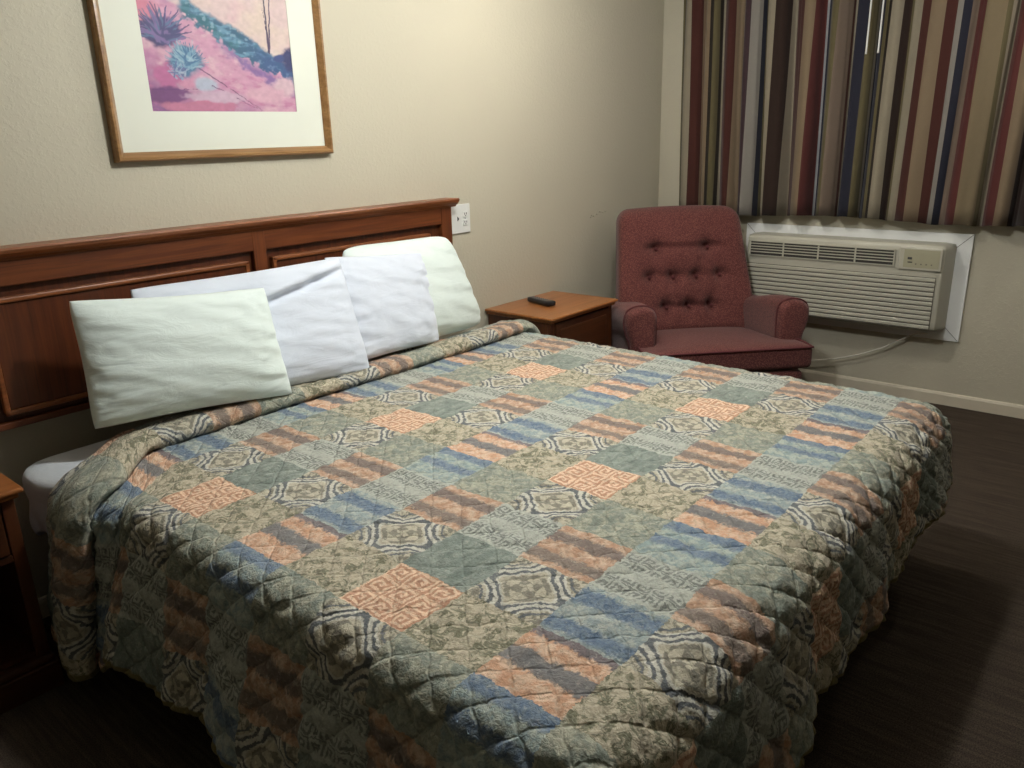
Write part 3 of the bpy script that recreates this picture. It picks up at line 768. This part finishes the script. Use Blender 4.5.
# piping round the cushion front
pp = bmesh.new(); zt = .458
tube(pp, spline([(-.432, -.345, zt), (-.443, -.45, zt), (-.438, -.545, zt), (-.418, -.558, zt), (-.2, -.560, zt), (0, -.560, zt), (.2, -.560, zt), (.418, -.558, zt), (.438, -.545, zt), (.443, -.45, zt), (.432, -.345, zt)], 5), .006, 8)
obj('seat_piping', pp, M_CHSEAM, ch, True, True)
obj('footrest_panel', rbox(.405, .035, .125, .025, 10, lambda p, n: Vector((p.x, p.y - .012 * max(0, 1 - (p.x / .4) ** 2), p.z)), center=(0, -.515, .205)), M_CHAIR, ch, True, True)
obj('chair_body', rbox(.40, .36, .13, .03, 8, center=(0, -.115, .205)), M_CHAIR, ch, True, True)
for sx in (-1, 1):
    # arm: rounded profile (x,z) swept in y, front end rolls over
    prof = []
    K = 28
    def arm_prof(k):
        # closed outline: outer bottom -> up -> roll over the top -> inner bottom
        pts = [(.055, .10), (.058, .25), (.060, .40), (.078, .47), (.088, .53), (.078, .585), (.045, .612), (.0, .618), (-.040, .606), (-.062, .575), (-.066, .52), (-.064, .40), (-.060, .25), (-.055, .10)]
        return pts
    base = [Vector((a_, 0, b_)) for a_, b_ in arm_prof(0)]
    cl = spline([(v.x, 0, v.z) for v in base], 4)
    ys = list(np.linspace(.33, -.33, 22)) + [-.352, -.368, -.378, -.382]
    rows = []
    for i, y_ in enumerate(ys):
        e = max(0, (-.33 - y_) / .052); sc = math.sqrt(max(0, 1 - e ** 2)) * .38 + .62 if e > 0 else 1
        drop = -.040 + .090 * float(sstep(.30, -.30, y_)) 
        row = []
        for v in cl:
            zc = .45; cx = 0
            x_ = cx + (v.x - cx) * (sc if e > 0 else 1); z_ = zc + (v.z - zc) * (sc * .45 + .55 if e > 0 else 1)
            lift = drop if z_ > .4 else 0
            row.append((sx * (.408 + x_ * 1.12), y_ + .012 * mn.noise(Vector((x_ * 8, y_ * 5, z_ * 8 + sx))), z_ + lift))
        rows.append(row)
    P = np.array(rows); me = gridmesh(P); bm = bmesh.new(); bm.from_mesh(me)
    bm.verts.ensure_lookup_table(); nc = P.shape[1]
    bm.faces.new([bm.verts[i] for i in range(nc)]); bm.faces.new([bm.verts[(len(ys) - 1) * nc + i] for i in range(nc)])
    for i in range(len(ys) - 1): bm.faces.new((bm.verts[i * nc], bm.verts[(i + 1) * nc], bm.verts[(i + 1) * nc + nc - 1], bm.verts[i * nc + nc - 1]))
    arm = obj('armrest', bm, M_CHAIR, ch, True, True)
    pb = bmesh.new(); ring = [(sx * (.408 + v.x * 1.15), -.335, .45 + (v.z - .45) * 1.015 + .050 * (v.z > .4)) for v in cl if v.z > .12]
    tube(pb, ring, .0045, 6); obj('arm_piping', pb, M_CHSEAM, arm, True, True)
for lx in (-.30, .30):
    for ly in (-.38, .18):
        lb = bmesh.new(); tube(lb, [(lx, ly, 0), (lx, ly, .08)], .025, 12, [.75, 1.1]); obj('leg', lb, M_CHWOOD, ch, True, True)

# ------------------------------------------------------------------ air conditioner
ac = thing('air_conditioner', 'beige through-wall air conditioner with louvred front under the curtain', 'air conditioner', (XW, 1.47, .38))
AF = 4.672     # front plane
# body: back rectangle at the wall -> front rectangle, rounded
def ac_fn(p, n):
    x, y, z = p
    k = (x + .10) / .20          # 0 front .. 1 wall
    k = max(0, min(1, k))
    y *= 1.0 + .055 * k; z = z * (1 + .03 * k) - .016 * k * (1 if z < 0 else .6)
    return Vector((x, y, z))
obj('body', rbox((XW - AF) / 2 - .001, .550, .236, .022, 14, ac_fn, center=((AF + XW) / 2, 1.495, .689)), M_AC, ac, True)
tr = bmesh.new(); ty0, ty1, tz0, tz1, tw = .847, 2.125, .378, .972, .075
outer = [(ty0, tz0), (ty1, tz0), (ty1, tz1), (ty0, tz1)]; inner = [(ty0 + tw, tz0 + tw), (ty1 - tw, tz0 + tw), (ty1 - tw, tz1 - tw), (ty0 + tw, tz1 - tw)]
for k in range(4):
    a_, b_, c_, d_ = outer[k], outer[(k + 1) % 4], inner[(k + 1) % 4], inner[k]
    g_ = .0012
    vs = [tr.verts.new((XW - .018, *q)) for q in (a_, b_)] + [tr.verts.new((XW - .020, *q)) for q in (c_, d_)]
    ws = [tr.verts.new((XW - .001, *q)) for q in (a_, b_, c_, d_)]
    tr.faces.new(vs); tr.faces.new(ws[::-1])
    for i in range(4): tr.faces.new((vs[i], vs[(i + 1) % 4], ws[(i + 1) % 4], ws[i]))
obj('sleeve_trim', tr, M_ACT, ac)
# trim mitre lines
for (a_, b_) in ((outer[2], inner[2]), (outer[3], inner[3]), (outer[0], inner[0])):
    ml = bmesh.new()
    tube(ml, [(XW - .0195, a_[0] + (.003 if a_[0] < 1 else -.003), a_[1] + (-.003 if a_[1] > .6 else .003)), (XW - .0205, b_[0], b_[1])], .0013, 4)
    obj('trim_joint', ml, M_ACLINE, ac)
fy0, fy1 = .985, 1.985
gx = AF - .003
gr = bmesh.new(); box(gr, gx, gx + .012, 1.190, 2.025, .803, .883)
grl = obj('air_grille', gr, M_ACD, ac)
sl = bmesh.new()
for z_ in (.818, .8345, .851, .8675): box(sl, gx - .004, gx + .004, 1.190, 2.025, z_, z_ + .0055)
for k in range(5): 
    yy = 1.190 + (2.025 - 1.190) * k / 4; box(sl, gx - .006, gx + .004, yy - .004, yy + .004, .800, .886)
box(sl, gx - .006, gx + .004, 1.187, 2.028, .797, .803); box(sl, gx - .006, gx + .004, 1.187, 2.028, .883, .889)
obj('grille_slat', sl, M_AC, grl)
# raised louvre field
lv = bmesh.new(); nl = 11; z0_, z1_ = .462, .750
for k in range(nl):
    za = z0_ + (z1_ - z0_) * k / nl; zb = za + (z1_ - z0_) / nl
    prf = [(AF + .003, za + .0035), (AF - .004, za + .0035), (AF - .007, za + .006), (AF - .0075, zb - .006), (AF - .006, zb - .0035), (AF + .003, zb - .0035)]
    prism(lv, prf, 'y', .972, 2.040)
obj('louvre', lv, M_AC, ac)
gb = B(AF - .003, AF + .004, 0.970, 2.042, z0_ - .001, z1_ + .001); obj('louvre_recess', gb, M_ACLINE, ac)
# control panel
cp = bmesh.new(); box(cp, AF - .010, AF + .01, .950, 1.165, .784, .906, bev=.005)
cpo = obj('control_panel', cp, M_AC, ac)
obj('control_face', B(AF - .0115, AF - .008, .962, 1.140, .798, .896), M_ACP, cpo)
obj('display', B(AF - .0135, AF - .011, 1.098, 1.120, .842, .854), M_SLOT, cpo)
for k in range(4):
    kb = bmesh.new(); tube(kb, [(AF - .0105, 1.076 - k * .026, .819), (AF - .014, 1.076 - k * .026, .819)], .0038, 10); obj('button', kb, M_ACLINE, cpo)
kb = bmesh.new(); box(kb, AF - .013, AF - .011, 1.095, 1.118, .824, .830); obj('button', kb, M_ACD, cpo)
cb = bmesh.new()
tube(cb, spline([(4.80, 1.00, .412), (4.80, 1.06, .402), (4.80, 1.145, .350), (4.80, 1.237, .290), (4.80, 1.401, .215), (4.80, 1.606, .155), (4.80, 1.9, .10), (4.80, 2.2, .05), (4.80, 2.32, .02), (4.79, 2.40, .006)], 8), .0040, 8)
cb.verts.ensure_lookup_table()
tag(obj('power_cable', cb, M_CABLE, None, True), 'pale cable sagging below the air conditioner towards the armchair', 'cable')

# ------------------------------------------------------------------ curtain
CREAM, TAN, MAR, NAVY, OLI, BLK, TAU, GRY, RED, PUR, GOLD, DBR, PBL = (.42, .37, .27), (.33, .245, .155), (.085, .019, .015), (.012, .018, .042), (.17, .145, .07), (.018, .013, .010), (.26, .195, .15), (.36, .34, .30), (.135, .028, .028), (.055, .028, .04), (.30, .235, .14), (.028, .012, .009), (.40, .42, .44)
S1 = [(22, 32, OLI), (32, 42, BLK), (42, 58, CREAM), (58, 85, MAR), (85, 120, TAN), (120, 128, BLK), (128, 140, OLI), (140, 146, BLK), (146, 168, CREAM), (168, 195, MAR), (195, 222, TAN), (222, 250, PUR), (250, 275, GRY), (275, 286, NAVY), (286, 300, OLI), (300, 330, CREAM), (330, 365, DBR), (365, 390, CREAM), (390, 425, MAR), (425, 450, TAN), (450, 478, RED), (478, 490, PBL), (490, 512, NAVY), (512, 530, OLI), (530, 560, TAU), (560, 568, MAR), (568, 595, CREAM), (595, 620, NAVY), (620, 640, OLI), (640, 650, CREAM)]
S2 = [(-3, 30, NAVY), (30, 38, OLI), (38, 45, BLK), (45, 70, CREAM), (70, 92, DBR), (92, 104, OLI), (104, 138, CREAM), (138, 165, MAR), (165, 200, TAN), (200, 228, MAR), (228, 245, GRY), (245, 275, NAVY), (275, 303, TAU), (303, 333, RED), (333, 380, GOLD), (380, 392, OLI), (392, 425, CREAM), (425, 460, RED), (460, 490, TAN), (490, 525, DBR)]
# camera constants used to turn measured stripe positions into metres along the window wall
CAMZ = 1.55
RX = np.array([[0.643, -0.248, 0.724], [-0.765, -0.177, 0.619], [-0.026, -0.952, -0.304]])
def wall_y(px, py, xw):
    d = RX @ np.array([px - 512, py - 384, 784.]); return d[1] * xw / d[0]
st = [(wall_y(670 + a / 3.415, 175, 4.735), wall_y(670 + b / 3.415, 175, 4.735), c) for a, b, c in S1] + [(wall_y(860 + a / 3.2, 175, 4.735), wall_y(860 + b / 3.2, 175, 4.735), c) for a, b, c in S2]
yend = st[-1][1]; cyc = [(a, b, c) for a, b, c in st if a < 2.0 and b > 1.0]
off = cyc[0][0] - yend
st += [(a - off, b - off, c) for a, b, c in cyc]
CY1 = st[0][0]; CY0 = -.15
def curtain():
    NY, NZ = 1500, 16
    Yp = np.linspace(CY1, CY0, NY); Zp = np.linspace(1.035, 2.36, NZ)
    YY, ZZ = np.meshgrid(Yp, Zp)
    ph = 2 * PI * (YY / .165 + .35 * np.sin(YY * 3.1) + .22 * np.sin(YY * 7.7 + 1)) 
    tf = (ZZ - 1.03) / 1.33
    amp = .042 * (1 - .35 * tf) * (1 + .35 * np.sin(YY * 4.3))
    ph = ph + .35 * np.sin(ZZ * 2.2 + YY * 3)
    sh = np.sin(ph); sh = np.sign(sh) * abs(sh) ** .8
    X = 4.745 + amp * sh + .008 * np.sin(ph * 2.3 + 1) 
    Y2 = YY + .012 * np.cos(ph) - .02 * (tf - .5) * np.sin(YY * 2)
    Z2 = ZZ + .010 * np.sin(YY * 5) * (1 - tf) - .006 * sh * (tf < .01)
    P = np.stack([X, Y2, Z2], -1)
    me = gridmesh(P)
    fc = (Yp[:-1] + Yp[1:]) / 2
    cols = np.zeros((NY - 1, 3)); cols[:] = DBR
    for a, b, c in st: cols[(fc <= a) & (fc > b)] = c
    ca = me.color_attributes.new('stripe', 'FLOAT_COLOR', 'CORNER')
    full = np.repeat(np.tile(cols[None], (NZ - 1, 1, 1)).reshape(-1, 3), 4, axis=0)
    ca.data.foreach_set('color', np.concatenate([full, np.ones((len(full), 1))], -1).astype(np.float32).ravel())
    o = link('curtain', me, M_CURT)
    s = o.modifiers.new('s', 'SOLIDIFY'); s.thickness = .003; s.offset = 0
    tag(o, 'maroon, cream, navy and tan striped curtain hanging above the air conditioner', 'curtain')
curtain()
# two white draw wands
for (px, lab) in ((865, 'left of the pair of white curtain wands hanging in the striped curtain'), (877, 'right of the pair of white curtain wands hanging in the striped curtain')):
    yy = wall_y(px, 61, 4.665)
    wb_ = bmesh.new(); tube(wb_, [(4.665, yy, 1.905), (4.665, yy, 1.93), (4.665, yy, 2.35)], .0045, 8, [1.25, 1, 1])
    tag(obj('curtain_wand', wb_, M_WHITEP, None, True), lab, 'curtain wand', 'pair of curtain wands')
# rail at the ceiling, out of the picture
rl = thing('curtain_rail', 'white curtain rail above the striped curtain', 'curtain rail', (4.77, 1.15, 2.37))
obj('rail', B(4.72, 4.76, CY0 - .05, CY1 + .05, 2.362, 2.392, bev=.004), M_WHITEP, rl)
for yy in (CY0, 1.15, CY1): obj('bracket', B(4.76, XW - .0005, yy - .015, yy + .015, 2.368, 2.388), M_WHITEP, rl)

# ------------------------------------------------------------------ lights
def lamp(loc, power, radius, col):
    l = bpy.data.lights.new('ceiling_bulb', 'POINT'); l.energy = power; l.shadow_soft_size = radius; l.color = col
    o = bpy.data.objects.new('ceiling_bulb', l); COL.objects.link(o); o.location = loc
    return o
lamp((3.10, 1.85, 2.34), 26, .03, (1, .965, .91))
lamp((1.85, 1.38, 2.36), 62, .06, (.985, 1, .985))
lamp((4.25, .15, 2.25), 11, .04, (1, .95, .88))
w = bpy.data.worlds.new('w'); scene.world = w; w.use_nodes = True
w.node_tree.nodes['Background'].inputs[0].default_value = (.02, .02, .02, 1)

# ------------------------------------------------------------------ camera
cam = bpy.data.cameras.new('camera'); co = bpy.data.objects.new('camera', cam); COL.objects.link(co)
Rm = Matrix(RX.tolist())
# camera axes: x right, y up = -down, z back = -forward
R3 = Matrix([[Rm[i][0], -Rm[i][1], -Rm[i][2]] for i in range(3)])
R3 = R3.to_quaternion().normalized().to_matrix()
co.matrix_world = Matrix.Translation((0, 0, CAMZ)) @ R3.to_4x4()
cam.sensor_width = 36; cam.lens = 784 / 1024 * 36; cam.clip_start = .05
scene.camera = co
vs = scene.view_settings
vs.view_transform = 'Standard'; vs.look = 'None'; vs.gamma = 1; vs.use_curve_mapping = False; vs.exposure = 0.14
